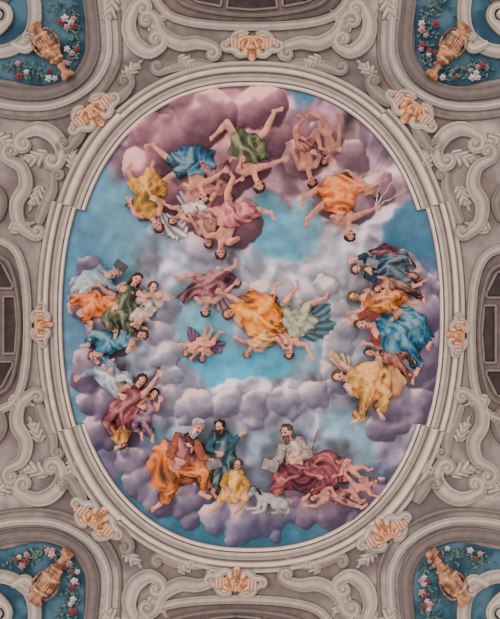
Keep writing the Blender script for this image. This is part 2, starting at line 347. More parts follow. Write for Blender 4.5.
# ================================================ PEOPLE
def n2(v): v=np.asarray(v,float);l=np.linalg.norm(v);return v/max(l,1e-6)
WRAP={'robe':.9,'gown':.92,'skirt':.6,'mantle':.6,'cloak':.85,'cape':0,'tunic':.0,'drapery':.35,'shift':.4,'cloth':.3}
def person(label,H,head,chest,pelvis,arms,legs,d=13,look=(0,0),skin='c5927e',hair='5a4034',beard=None,cl=[],wings=[],sleeve=None,w=1.0,name='person',cat='person',long=False,wrap=None,sc=1.1,fold2=True):
    d=d-5; H=H*(1+(sc-1)*1.1)
    pelvis=np.array(pelvis,float)
    q_=lambda p:pelvis+(np.array(p[:2],float)-pelvis)*sc
    head=q_(head);chest=q_(chest)
    legs=[[q_(q) for q in l] for l in legs];arms=[[q_(q) for q in l] for l in arms]
    anchor(pelvis[0],pelvis[1],d)
    root=empty(name);tag(root,label,cat)
    u=n2(chest-pelvis);p=np.array([-u[1],u[0]])
    P3=lambda q,z=0:np.array([q[0],q[1],d+z*H])
    mb=MB();caps=[]
    def C(a,ra,b,rb,body=True):
        mb.cap(a,ra*H,b,rb*H)
        if body: caps.append((a,ra*H,b,rb*H))
    for s in (-1,1):
        C(P3(chest+p*s*.34*H*w+u*.05*H),.44,P3(pelvis+u*.4*H+p*s*.16*H*w),.34)
        C(P3(pelvis+u*.35*H+p*s*.16*H*w),.35,P3(pelvis+p*s*.26*H*w),.46)
        C(P3(chest+u*.28*H),.26,P3(chest+u*.18*H+p*s*.66*H*w),.28)
        mb.sph(P3(chest+p*s*.27*H*w-u*.05*H,.2),.3*H)
    nb=chest+u*.5*H; hu=n2(head-nb)
    C(P3(chest+u*.3*H,.05),.28,P3(head-hu*.25*H,.12),.22)
    hips=[pelvis+p*.3*H*w,pelvis-p*.3*H*w];sh=[chest+u*.2*H+p*.72*H*w,chest+u*.2*H-p*.72*H*w]
    def assign(src,dst):
        if len(dst)==2:
            a=np.linalg.norm(src[0]-dst[0][0])+np.linalg.norm(src[1]-dst[1][0]);b=np.linalg.norm(src[1]-dst[0][0])+np.linalg.norm(src[0]-dst[1][0])
            return [0,1] if a<=b else [1,0]
        return [0]
    wraps=[]
    for l,i in zip(legs,assign(hips,legs)):
        k=l[0];a=l[1];zk=.42;za=.15
        C(P3(hips[i]),.45,P3(k,zk),.30);m=k*.68+a*.32;zm=zk*.68+za*.32-.05;C(P3(k,zk),.28,P3(m,zm),.29);C(P3(m,zm),.29,P3(a,za),.155)
        mb.sph(P3(k,zk+.06),.25*H)
        wraps.append((hips[i],k,a))
        t=n2(a-k)
        f=n2(l[2]-a) if len(l)>2 else n2(t*.6+np.array([-t[1],t[0]])*(.8 if (hash((round(a[0]),round(a[1])))%2) else -.8))
        q=np.array([-f[1],f[0]])
        mb.cap(P3(a-f*.16*H,za),.17*H,P3(a+f*.45*H,za+.03),.15*H)
        for j in range(5):
            mb.cap(P3(a+f*.42*H+q*(j-2)*.065*H,za),.065*H,P3(a+f*(.74-.035*j)*H+q*(j-2)*.075*H,za+.02),.05*H)
    asg=assign(sh,arms)
    for ai,(l,i) in enumerate(zip(arms,asg)):
        e=l[0];h=l[1];ze=.35;zh=.6
        if ai==1 and fold2:
            e=e*.6+(sh[i]+(sh[i]-chest)*.35-u*1.15*H)*.4; h=h*.4+(chest-u*.75*H+(head-chest)*.08)*.6; zh=.85;ze=.45
        elif fold2: h=h*.85+(e+n2(head-e)*1.2*H)*.15
        C(P3(sh[i],.05),.31,P3(e,ze),.215,False);m=e*.7+h*.3;zm=ze*.7+zh*.3;C(P3(e,ze),.21,P3(m,zm),.22,False);C(P3(m,zm),.22,P3(h,zh),.12,False)
        if sleeve:
            sm=MB();sm.cap(P3(sh[i]),.38*H,P3(e,ze),.34*H);mm=e*.45+h*.55;sm.cap(P3(e,ze),.33*H,P3(mm,ze*.45+zh*.55),.28*H)
            for tt in (.3,.6,.9): sm.cap(P3(sh[i]*(1-tt)+e*tt+p*.1*H,ze*tt+.12),.27*H,P3(sh[i]*(1-tt)+e*tt-p*.16*H,ze*tt+.1),.24*H)
            sm.build('sleeve',pmat('sleeve_cloth',sleeve,scale=14),root,voxel=.08*H)
        a=n2(h-e);q=np.array([-a[1],a[0]])
        ax=np.array([[*(a*.24*H),0],[*(q*.2*H),0],[0,0,.1*H]]);mb.ell(P3(h+a*.2*H,zh),ax)
        for j in range(4):
            L=[.28,.34,.32,.24][j];b0=h+a*.35*H+q*(j-1.5)*.115*H;b1=b0+a*L*.55*H+q*(j-1.5)*.04*H;b2=b1+a*L*.45*H
            mb.cap(P3(b0,zh),.055*H,P3(b1,zh+.05),.05*H);mb.cap(P3(b1,zh+.05),.05*H,P3(b2,zh-.03),.045*H)
        t0=h+a*.1*H+q*.14*H;t1=t0+n2(a+q)*.22*H;mb.cap(P3(t0,zh),.065*H,P3(t1,zh+.06),.055*H);mb.cap(P3(t1,zh+.06),.055*H,P3(t1+a*.14*H,zh+.06),.045*H)
    G=H*1.12
    up=np.array([hu[0],hu[1],.0]);fw=np.array([look[0]*1.25,look[1]*1.25,1.0]);fw=fw-up*(fw@up);fw/=np.linalg.norm(fw);sd=np.cross(up,fw)
    hc=P3(head,.18)
    mb.ell(hc+up*.06*G,np.array([sd*.35*G,up*.42*G,fw*.42*G]))
    mb.ell(hc-up*.22*G+fw*.1*G,np.array([sd*.24*G,up*.26*G,fw*.27*G]))
    mb.cap(hc+fw*.38*G+up*.08*G,.05*G,hc+fw*.52*G-up*.09*G,.08*G)
    mb.cap(hc+fw*.36*G+up*.14*G-sd*.16*G,.055*G,hc+fw*.36*G+up*.14*G+sd*.16*G,.055*G)
    for s in (-1,1): mb.ell(hc+sd*s*.35*G-fw*.02*G,np.array([sd*.05*G,up*.12*G,fw*.08*G]))
    mb.build('body',pmat('painted_skin',skin,None,scale=5),root,voxel=.052*H)
    dk=pmat('dark_eye_pigment','3a2826')
    for s in (-1,1):
        e=MB();e.ell(hc+fw*.38*G+sd*s*.15*G+up*.03*G,np.array([sd*.08*G,up*.05*G,fw*.06*G]));e.build('eye',dk,root)
    mo=MB();mo.cap(hc+fw*.38*G-up*.24*G-sd*.08*G,.04*G,hc+fw*.38*G-up*.24*G+sd*.08*G,.04*G);mo.build('mouth',pmat('lip_pigment','96554c'),root)
    hb=MB();R=random.Random(int(head[0]*7+head[1]))
    hb.ell(hc+up*.15*G-fw*.12*G,np.array([sd*.41*G,up*.4*G,fw*.4*G]))
    for j in range(18):
        a=math.pi*(R.uniform(-.12,1.12));r=.36*G
        q=hc+sd*math.cos(a)*r+up*(math.sin(a)*r+.12*G)+fw*R.uniform(-.2,.2)*G;hb.sph(q,R.uniform(.09,.15)*G)
    if long:
        for j in range(6):
            s=(-1 if j%2 else 1);hb.cap(hc+sd*s*.33*G-fw*.1*G,.14*G,hc+sd*s*R.uniform(.3,.5)*G-up*R.uniform(.4,.8)*G-fw*.1*G,.08*G)
    hb.build('hair',pmat('hair_pigment',hair),root)
    if beard:
        b=MB()
        for j in range(12):
            t=R.uniform(-1,1);b.cap(hc+sd*t*.22*G-up*.26*G+fw*.25*G,.11*G,hc+sd*t*.15*G-up*R.uniform(.45,.8)*G+fw*.3*G,.07*G)
        b.build('beard',pmat('beard_pigment',beard),root)
    cs=[]
    for a,ra,b,rb in caps:
        for t in np.linspace(0,1,9): cs.append((*(a*(1-t)+b*t),ra*(1-t)+rb*t))
    cs=np.array(cs)
    def garment(nm,hh,poly,angd,gi,jit=True):
        ang0=math.radians(angd)
        if jit:
            q=[];poly=[pelvis+(np.array(v,float)-pelvis)*(sc-.02) for v in poly];n=len(poly);cen=np.mean(np.array(poly),0)
            for i in range(n):
                a=poly[i];b=poly[(i+1)%n];m=(a+b)/2;o=n2(m-cen)
                q.append(a+n2(a-cen)*R.uniform(-.05,.2)*H);q.append(m+o*R.uniform(-.22,.06)*H)
            poly=q
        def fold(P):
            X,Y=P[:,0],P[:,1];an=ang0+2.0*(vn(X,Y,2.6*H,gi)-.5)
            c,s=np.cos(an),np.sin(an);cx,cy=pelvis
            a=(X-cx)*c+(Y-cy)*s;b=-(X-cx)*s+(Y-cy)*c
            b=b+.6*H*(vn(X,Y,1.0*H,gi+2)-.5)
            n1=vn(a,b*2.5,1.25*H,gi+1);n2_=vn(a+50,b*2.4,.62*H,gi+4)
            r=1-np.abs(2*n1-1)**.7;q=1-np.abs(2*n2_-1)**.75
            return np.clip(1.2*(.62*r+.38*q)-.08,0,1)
        def hf(P,e):
            z=np.full(len(P),d-.25*H)+.15*H*(1-np.exp(-e/(.25*H)))
            D=(P[:,0:1]-cs[:,0])**2+(P[:,1:2]-cs[:,1])**2;q=cs[:,3]**2-D
            bz=np.where(q>0,cs[:,2]+np.sqrt(np.maximum(q,0)),-99).max(1)
            z=np.maximum(z,bz+(.07+.05*gi)*H)
            DD=((P[:,None,:]-P[None,:,:])**2).sum(2);W=np.exp(-DD/(2*(.11*H)**2));z=np.maximum((W@z)/W.sum(1),bz+(.04+.05*gi)*H)
            return z+.24*H*(fold(P)-.4)
        base=hx(hh);lt=mixc(base,hx('f4dcc0'),.44);dk_=mixc(base,hx('241828'),.62)  # fold shading painted into the cloth colour: lit ridge and shaded crease tones
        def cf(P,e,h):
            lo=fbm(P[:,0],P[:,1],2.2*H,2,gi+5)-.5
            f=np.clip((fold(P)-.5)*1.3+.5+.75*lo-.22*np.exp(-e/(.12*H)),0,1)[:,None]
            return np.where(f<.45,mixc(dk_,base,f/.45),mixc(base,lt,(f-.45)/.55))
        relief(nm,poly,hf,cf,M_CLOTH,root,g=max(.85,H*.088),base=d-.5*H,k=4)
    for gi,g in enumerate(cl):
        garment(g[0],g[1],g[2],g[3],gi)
    fr=[WRAP.get(g[0],0) for g in cl] if wrap is None else [wrap]
    if cl and max(fr)>0:
        gi=int(np.argmax(fr));fx=max(fr);gi=len(cl)-1 if wrap is not None and len(cl)>1 and cl[-1][0]!='sash' else gi;hh=cl[gi][1]
        for (h0,k,a) in wraps:
            endp=k+(a-k)*fx;t1=n2(k-h0);t2=n2(a-k);n1=np.array([-t1[1],t1[0]]);n2v=np.array([-t2[1],t2[0]])
            if n1@n2v<-.2: n2v=-n2v
            r0,r1,r2=.62*H,.47*H,.46*H;nk=n2(n1+n2v)
            L=[h0+n1*r0,h0*.5+k*.5+n1*r0*.9,k+nk*r1,(k+endp)/2+n2v*r2,endp+n2v*r2*1.2]
            Rr=[endp+t2*.2*H,endp-n2v*r2*1.2,(k+endp)/2-n2v*r2,k-nk*r1,h0*.5+k*.5-n1*r0*.9,h0-n1*r0]
            if fx<.3: L=L[:3];Rr=Rr[3:]
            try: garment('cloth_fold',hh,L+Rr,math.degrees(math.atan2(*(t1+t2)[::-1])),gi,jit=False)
            except Exception as ex: print('fold skip',ex)
    for wg in wings: wing(root,pelvis+(np.array(wg[0],float)-pelvis)*sc,pelvis+(np.array(wg[1],float)-pelvis)*sc,wg[2],d-.5*H)
    return root
def wing(root,a,b,hh,d):
    a=np.array(a,float);b=np.array(b,float);t=b-a;L=np.linalg.norm(t);t/=L;n=np.array([-t[1],t[0]])
    pts=[a-n*.10*L,a+t*.25*L-n*.24*L,a+t*.6*L-n*.22*L,b-n*.04*L,a+t*.92*L+n*.06*L,a+t*.9*L+n*.14*L,a+t*.78*L+n*.15*L,a+t*.76*L+n*.25*L,a+t*.62*L+n*.25*L,a+t*.58*L+n*.35*L,a+t*.44*L+n*.32*L,a+t*.36*L+n*.4*L,a+t*.2*L+n*.34*L,a+t*.06*L+n*.22*L]
    base=hx(hh)
    def fe(P):
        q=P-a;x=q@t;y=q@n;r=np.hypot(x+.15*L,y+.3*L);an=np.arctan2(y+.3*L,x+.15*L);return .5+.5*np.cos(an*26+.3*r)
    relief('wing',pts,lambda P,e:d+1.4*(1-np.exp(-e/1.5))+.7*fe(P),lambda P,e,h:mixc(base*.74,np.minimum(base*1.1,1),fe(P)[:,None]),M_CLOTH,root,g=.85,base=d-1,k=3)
OR,GO,BU='cf7a42','c19044','356b8c'
# ---- bottom company (upright)
person('old man with white beard in an orange mantle reading on the lower left cloud',11,(194,433),(185,447),(177,470),[((198,458),(207,463)),((172,458),(170,468))],[((201,470),(198,490),(205,493)),((172,486),(162,499),(156,503))],d=15,look=(.75,.25),hair='b9b2ae',beard='c3bdb8',sc=1.18,
 cl=[('tunic','8e4a50',[(176,440),(188,438),(199,450),(198,464),(178,472),(166,462),(169,448)],80),('mantle',OR,[(158,452),(166,443),(173,452),(182,462),(202,462),(208,472),(202,484),(190,480),(178,486),(165,490),(155,484),(152,466)],35)],sleeve='b4654d',wrap=.7)
person('dark bearded man in a slate blue robe pointing right behind the old reader',9.8,(220,430),(220,443),(222,464),[((233,443),(242,436)),((210,447),(213,456))],[((216,480),(214,490)),((228,478),(228,488))],d=11,look=(-.4,.15),hair='3a2c2a',beard='4a3a36',
 cl=[('robe','3d6173',[(213,436),(227,435),(233,446),(235,462),(233,480),(221,486),(209,480),(208,455)],85)],sleeve='42697c',wrap=.3)
person('boy in a yellow tunic sitting beside the dog on the lower cloud',8.8,(237,467),(234,479),(231,492),[((246,484),(245,494)),((224,484),(219,490))],[((245,496),(238,508),(233,512)),((222,497),(216,508),(211,509))],d=16,look=(-.2,.1),hair='6a4a34',
 cl=[('tunic','bf9149',[(227,472),(241,472),(247,484),(246,497),(233,502),(219,498),(222,483)],75)],sleeve='bf9149')
person('bearded writer in a pale tunic and rose mantle with an open book',10.8,(289,437),(293,450),(301,469),[((282,461),(274,464)),((308,456),(300,462))],[((284,477),(279,492),(272,494)),((322,478),(308,491),(302,495))],d=15,look=(-.6,.3),hair='6a564c',beard='7d6a60',sc=1.16,
 cl=[('tunic','b3a198',[(285,443),(301,442),(307,453),(306,464),(290,466),(283,453)],85),('mantle','a5525c',[(286,464),(304,456),(324,454),(342,462),(343,478),(324,486),(304,490),(286,487),(276,477)],25)],sleeve='b09d95',wrap=.8)
person('nude youth reclining on rose drapery at the lower right',8.6,(314,497),(324,495),(338,496),[((317,505),(307,506)),((330,487),(338,483))],[((352,490),(359,500)),((350,503),(362,507))],d=17,look=(-.3,.2),skin='bb8474',sc=1.0,
 cl=[('loincloth','8d4754',[(330,489),(340,488),(349,493),(346,502),(336,503),(328,500)],15)])
person('small cherub crawling at the far right end of the lower cloud',6.5,(372,482),(365,486),(356,488),[((368,493),(374,496)),((360,480),(365,476))],[((351,481),(346,475)),((352,496),(360,501))],d=16,look=(.4,0),name='cherub',cat='cherub',hair='8a6544',skin='bd8778')
person('small cherub looking out between the reclining nude and the rose mantle',6.2,(340,462),(346,466),(354,470),[((343,473),(337,476)),((348,460),(342,457))],[((361,466),(367,470)),((359,476),(366,478))],d=13,look=(-.4,.2),name='cherub',cat='cherub',hair='6b4a36',skin='bd8778')
# ---- centre
person('central flying figure wrapped in a billowing orange mantle',9.8,(232,314),(243,312),(259,317),[((236,300),(225,293)),((239,326),(230,333))],[((276,326),(288,339)),((270,303),(274,288))],d=15,look=(-.4,.1),hair='7a4c30',skin='c9947c',
 cl=[('mantle','de8c38',[(240,299),(252,292),(268,297),(280,310),(283,330),(268,340),(250,333),(240,320),(233,306)],35)],wrap=.3)
person('angel with mauve drapery and raised legs left of the central orange figure',9,(206,308),(207,297),(209,281),[((222,293),(235,281)),((196,302),(187,308))],[((195,275),(181,279)),((222,274),(233,267))],d=12,look=(.2,.3),skin='b98a80',
 cl=[('drapery','8a4a5e',[(190,286),(198,276),(212,271),(228,273),(238,283),(224,291),(212,295),(200,295),(186,301),(180,295)],160)],wings=[((214,290),(230,312),'a58a94')],wrap=0)
person('angel in grey green drapery with legs flung up right of centre',9,(290,350),(292,338),(297,322),[((305,342),(311,352)),((280,336),(273,343))],[((284,306),(298,290)),((308,306),(323,300))],d=12,look=(-.3,.2),
 cl=[('drapery','8a9284',[(282,318),(296,310),(308,312),(318,319),(314,331),(302,335),(290,335),(282,328)],15)],wings=[((300,328),(333,324),'607b87'),((304,324),(328,306),'6d8790')],wrap=.2)
person('small angel in pale gold cloth just below the central orange figure',7.5,(249,352),(255,344),(264,336),[((246,341),(239,336)),((262,351),(268,356))],[((276,338),(283,347)),((270,328),(280,326))],d=11,look=(0,.3),hair='9a6c40',
 cl=[('cloth','bb8f5c',[(254,335),(264,330),(274,334),(272,344),(260,349),(252,346)],30)],wrap=0)
person('cherub with mauve wings flying on the left of the small pair',6.2,(188,352),(193,347),(200,342),[((186,345),(180,344)),((196,354),(193,360))],[((207,338),(211,331)),((207,345),(213,343))],d=11,name='cherub',cat='cherub',hair='8a6040',wings=[((196,344),(189,328),'8a677e')])
person('cherub with mauve wings on the right of the small pair',6.2,(203,357),(205,350),(209,343),[((198,351),(193,355)),((211,354),(216,358))],[((215,338),(219,333)),((206,336),(206,329))],d=10,name='cherub',cat='cherub',hair='5f4334',wings=[((207,348),(224,343),'7d5d75')])
# ---- top left
person('winged figure in a golden yellow mantle at the far left of the top cloud',10,(157,223),(150,210),(147,191),[((137,213),(130,200)),((161,207),(167,198))],[((136,187),(130,172)),((160,184),(151,171))],d=13,look=(.3,.3),
 cl=[('mantle',GO,[(147,170),(158,176),(165,190),(162,206),(149,217),(135,212),(127,204),(136,196),(138,180)],75)],wings=[((156,212),(182,232),'bcb0b5')],wrap=.35)
person('figure in a deep blue skirt with bare legs kicking left in the top cloud',10,(203,194),(197,181),(190,164),[((211,178),(222,169)),((185,188),(178,199))],[((171,160),(156,147)),((177,173),(162,182))],d=13,look=(-.2,.3),
 cl=[('skirt',BU,[(172,154),(184,147),(200,146),(213,151),(212,166),(204,175),(190,175),(179,169)],150)],wrap=.05)
person('pale winged angel in whitish cloth below the blue skirted figure',8.5,(176,219),(185,212),(197,205),[((175,208),(168,203)),((190,223),(184,231))],[((210,200),(217,190)),((211,211),(221,217))],d=11,look=(-.3,.2),
 cl=[('shift','b3abae',[(182,207),(192,201),(204,200),(207,208),(196,215),(186,218)],20)],wings=[((190,212),(178,237),'bdb5ba'),((188,206),(160,194),'ad9da5')],wrap=0)
person('figure in olive green drapery upside down at the top of the rose cloud',10.5,(257,182),(251,166),(244,148),[((267,164),(281,157)),((239,174),(229,168))],[((229,126),(219,136),(213,141)),((263,134),(272,115),(280,113))],d=14,look=(.3,.2),
 cl=[('drapery','666c49',[(232,138),(242,130),(254,134),(264,143),(266,155),(255,163),(241,162),(231,152)],60)],wrap=.0)
person('reclining nude on rose pink drapery at the lower edge of the top cloud',10,(222,249),(224,235),(234,216),[((209,234),(203,223)),((238,240),(243,250))],[((228,197),(233,181)),((252,210),(268,214))],d=14,look=(.1,.3),skin='c9917f',
 cl=[('drapery','b46a74',[(214,208),(228,203),(244,204),(254,208),(258,216),(248,222),(236,227),(224,227),(210,221)],20)],wrap=0)
person('bare chested companion reaching up just left of the pink draped nude',8.5,(208,240),(206,228),(203,214),[((196,224),(190,215)),((215,222),(220,212))],[((196,204),(190,196)),((209,203),(215,196))],d=10,look=(0,.3),skin='b57f72',
 cl=[('loincloth','9a5864',[(197,208),(209,206),(211,213),(204,218),(197,214)],60)])
person('figure in dusky rose cloth half hidden high on the top left cloud',8.5,(228,196),(222,187),(214,176),[((231,183),(238,178)),((212,192),(206,198))],[((224,166),(232,160)),((206,168),(200,162))],d=9,look=(.2,.2),skin='b98375',
 cl=[('cloth','8f5563',[(208,168),(222,168),(228,178),(220,188),(211,182)],50)])
# ---- top right
person('muscular nude hanging head down with arms spread at the top right',10,(311,180),(307,164),(304,147),[((295,156),(289,146)),((321,160),(329,152))],[((295,133),(303,121),(298,117)),((315,133),(320,149))],d=13,look=(.1,.3),skin='b87565',sc=1.04,cl=[('loincloth','984f48',[(298,141),(311,140),(312,149),(304,153),(299,149)],10)])
person('nude man stretching one arm straight up beside the thrower in orange',9.5,(325,161),(331,149),(327,133),[((339,135),(339,116)),((337,157),(345,163))],[((318,131),(312,142)),((322,120),(312,114))],d=10,look=(-.2,.3),skin='ab6f63',sc=1.0)
person('thrower in an orange mantle hurling thunderbolts at the top right',10.5,(348,231),(345,216),(337,197),[((360,212),(372,206)),((332,218),(322,224))],[((320,190),(306,199)),((322,206),(309,218))],d=14,look=(.2,.3),skin='bd8270',hair='5a3c30',
 cl=[('mantle','ca6f34',[(318,190),(328,179),(344,175),(358,179),(364,188),(354,197),(352,208),(340,213),(326,208)],160)],wrap=0)
person('small cherub tumbling to the right of the orange mantled thrower',6.5,(374,194),(368,189),(360,184),[((376,184),(381,180)),((366,197),(370,203))],[((354,177),(349,172)),((352,187),(347,192))],d=10,name='cherub',cat='cherub',skin='b58070')
# ---- left company
person('white haired man in pale blue white robe topmost on the left cloud',9.5,(113,274),(103,278),(88,284),[((110,287),(118,292)),((105,268),(116,264))],[((82,294),(92,300)),((76,290),(78,300))],d=11,look=(.6,0),hair='b5afae',beard='b8b2b0',
 cl=[('robe','8899a6',[(84,272),(98,266),(110,272),(110,284),(98,292),(86,296),(76,290),(76,280)],150)],sleeve='8899a6')
person('figure in a bright orange mantle leaning left on the left cloud',9.8,(120,300),(110,303),(95,303),[((106,293),(98,286)),((116,314),(127,318))],[((82,312),(92,322)),((80,297),(72,306))],d=14,look=(.5,.1),
 cl=[('mantle','cf7038',[(82,291),(96,292),(108,298),(116,301),(115,311),(102,315),(88,315),(80,302)],25)])
person('woman in a dark green gown stretching her arm right on the left cloud',9.8,(135,283),(129,293),(120,309),[((141,298),(154,298)),((121,286),(114,278))],[((107,318),(117,330)),((127,326),(135,334))],d=16,look=(.5,-.2),long=True,
 cl=[('gown','526047',[(121,287),(131,285),(139,293),(137,306),(130,317),(118,323),(107,317),(111,304),(118,297)],115)],sc=1.12)
person('woman in a white blouse facing right beside the green gown on the left',8.8,(152,290),(149,300),(142,313),[((158,306),(164,300)),((141,302),(135,296))],[((136,324),(146,328)),((132,318),(126,326))],d=12,look=(.5,0),skin='cfa18d',hair='7a4e36',
 cl=[('blouse','bbaaa3',[(143,297),(155,296),(158,306),(150,316),(140,319),(135,311)],60)],sleeve='bbaaa3',wrap=.5)
person('figure in a bright sky blue cloak in the middle of the left cloud',9.5,(139,336),(128,340),(111,343),[((124,329),(134,323)),((130,350),(140,351))],[((97,334),(90,345)),((98,352),(108,360))],d=14,look=(.6,0),
 cl=[('cloak','3a7796',[(100,332),(114,330),(127,331),(134,338),(128,348),(112,352),(99,350),(95,341)],10)])
person('man in a silver grey robe leaning on his arm low on the left cloud',9.5,(96,359),(103,369),(112,380),[((91,373),(83,379)),((113,365),(123,361))],[((126,377),(133,388)),((118,393),(130,398))],d=14,look=(-.4,-.2),hair='6b5a52',
 cl=[('robe','979dac',[(96,367),(105,362),(116,368),(126,376),(123,388),(112,392),(102,386),(95,377)],50)],sleeve='979dac')
person('woman in a crimson gown lifting her arm at the foot of the left cloud',10,(139,384),(132,395),(122,411),[((145,392),(156,380)),((119,392),(111,388))],[((108,420),(118,431)),((126,426),(122,441))],d=16,look=(.4,-.2),long=True,sc=1.12,
 cl=[('gown','8c3d4c',[(124,391),(134,387),(141,395),(139,408),(132,418),(119,424),(109,418),(112,405)],110),('sash','bd8c48',[(114,425),(124,421),(131,428),(126,440),(117,444),(111,435)],70)])
person('dark haired onlooker in mauve behind the crimson gown on the left',8.3,(153,396),(149,405),(142,417),[((156,410),(159,403)),((140,406),(134,402))],[((134,426),(142,432)),((146,428),(152,434))],d=11,look=(.4,0),hair='33282c',
 cl=[('mantle','7f5874',[(143,401),(152,401),(154,411),(147,421),(138,423),(136,414)],60)])
# ---- right company
person('man in a dark blue and crimson robe with a book topmost on the right cloud',9.8,(360,269),(372,268),(388,266),[((367,257),(357,259)),((370,279),(360,281))],[((402,256),(410,270)),((400,276),(412,284))],d=13,look=(-.6,0),hair='6a5a55',beard='776a66',
 cl=[('robe','37526b',[(366,261),(380,254),(396,254),(405,263),(402,275),(392,280),(378,278),(366,277)],10),('cape','7f3f4d',[(372,252),(386,246),(400,250),(394,257),(378,260)],10)],sleeve='37526b')
person('young man in a cream and orange tunic second from top on the right cloud',9.5,(357,297),(369,300),(385,303),[((364,310),(355,314)),((364,291),(354,287))],[((399,295),(408,304)),((398,311),(389,320))],d=14,look=(-.5,0),hair='8a6444',
 cl=[('tunic','c87d40',[(364,294),(380,291),(395,293),(401,303),(391,311),(378,312),(365,308)],10),('sash','bfb0a8',[(372,293),(386,291),(388,300),(376,304)],60)],wrap=.5)
person('woman in a wide teal blue mantle in the middle of the right cloud',10.8,(367,325),(381,328),(400,332),[((371,316),(359,320)),((374,340),(364,346))],[((416,322),(426,340)),((410,348),(416,362))],d=16,look=(-.5,.1),hair='7d5638',sc=1.15,
 cl=[('mantle','2c7092',[(378,318),(392,309),(410,311),(422,319),(426,336),(416,351),(400,354),(386,347),(377,340)],45)],sleeve='a84f46',wrap=.9)
person('figure in a brick red cloak behind the teal mantled woman on the right',8.5,(372,353),(382,356),(395,359),[((376,346),(368,343)),((378,364),(370,367))],[((407,354),(412,365)),((403,369),(411,376))],d=11,look=(-.5,.1),
 cl=[('cloak','8d4a40',[(380,350),(392,350),(404,355),(401,366),(391,370),(380,364)],20)])
person('woman in a wide golden gown with outstretched arm lowest on the right cloud',10.8,(343,377),(355,380),(371,382),[((348,368),(338,357)),((348,392),(336,400))],[((386,392),(378,408)),((366,400),(360,415),(354,417))],d=16,look=(-.5,.1),hair='8d5c38',skin='cf9f8a',sc=1.13,
 cl=[('gown','b98a42',[(351,372),(364,364),(378,364),(390,372),(389,386),(378,396),(368,402),(357,395),(350,387)],60),('overskirt','9c6438',[(380,366),(394,368),(402,381),(396,394),(386,397),(384,383)],70)],wings=[((352,372),(334,356),'b8a591')],)
person('small figure in a rust cloak looking down at the top of the right cloud',8,(380,288),(389,284),(401,282),[((383,278),(376,276)),((387,293),(379,296))],[((411,276),(419,282)),((411,290),(421,296))],d=10,look=(-.4,.2),cl=[('cloak','7f4e4a',[(389,276),(401,275),(410,281),(407,290),(397,292),(389,289)],10)])
# ================================================ HELD AND LYING THINGS
def book(label,c,ang,wd,ht,d,cover,page='c0b6aa',open_=True):
    anchor(c[0],c[1],d);r=empty('book');tag(r,label,'book')
    ca,sa=math.cos(ang),math.sin(ang)
    def T(x,y,z):return (c[0]+x*ca-y*sa,c[1]+x*sa+y*ca,d+z)
    def slab(name,x0,x1,y0,y1,z0,z1,mat,zz=0,par=None):
        m=MB();V=[T(x,y,z+(zz if x==(x0 if abs(x0)>abs(x1) else x1) else 0)) for z in(z0,z1) for x,y in((x0,y0),(x1,y0),(x1,y1),(x0,y1))]
        m.add(V,[(0,1,2,3),(4,5,6,7),(0,1,5,4),(1,2,6,5),(2,3,7,6),(3,0,4,7)]);o=m.build(name,mat,par or r);o.data.polygons.foreach_set('use_smooth',[False]*6);return o
    cm=pmat('book_cover',cover);pg=pmat('book_page',page)
    if open_:
        for s in(-1,1):
            a,b=(0,wd/2) if s>0 else(-wd/2,0)
            cv=slab('cover',a,b,-ht/2,ht/2,0,.4,cm,1.2);slab('pages',a*.92,b*.92,-ht/2*.9,ht/2*.9,.4,1.0,pg,1.2,cv)
    else:
        slab('cover',-wd/2,wd/2,-ht/2,ht/2,0,.4,cm);slab('pages',-wd/2,wd/2*.92,-ht/2*.92,ht/2*.92,.4,1.6,pg);slab('cover',-wd/2,wd/2,-ht/2,ht/2,1.6,2,cm)
book('open book held by the old man in the orange mantle',(214,464),-.3,16,10,18,'5f4a44','8f8580')
book('open dark tablet held up beside the white haired man on the left cloud',(121,266),.6,13,8,12,'4a4246','6a6064')
book('grey paged open book on the arm of the dark blue robed man on the right',(372,263),.3,13,9,17,'4a3c42','8f8a90')
book('brown closed book resting behind the old reader in orange',(206,477),.5,8,10,15,'5c4638','9c9085',open_=False)
book('large open book on the lap of the writer in the rose mantle',(270,465),.3,17,12,18,'6b4f4a','a59790')
anchor(316,440,12);st=MB();st.cap((318,430,12),.4,(312,450,12),.45);st.sph((318.2,429.5,12),.7)
tag(st.build('staff',pmat('staff_wood','6f5440')),'short brown staff rising behind the shoulder of the writer in the rose mantle','staff')
for k,(e,lab) in enumerate([((384,166),'uppermost'),((398,174),'second from top'),((406,190),'third from top'),((404,206),'lowest')]):
    anchor(388,195,12);m=MB();a=np.array([375,207,12.]);b=np.array([*e,7.]);n=n2((b-a)[:2]);q=np.array([-n[1],n[0],0]);pr=a
    for j in range(1,7):
        t=j/6;c=a*(1-t)+b*t+q*(.7 if j%2 else -.6)*(0 if j==6 else 1);m.cap(pr,.62-.07*j,c,.58-.07*j);pr=c
    tag(m.build('thunderbolt',pmat('bolt_cream','d0bfb8')),lab+' of the four pale zigzag thunderbolts thrown from the orange mantled figure','thunderbolt','thunderbolts at the top right')
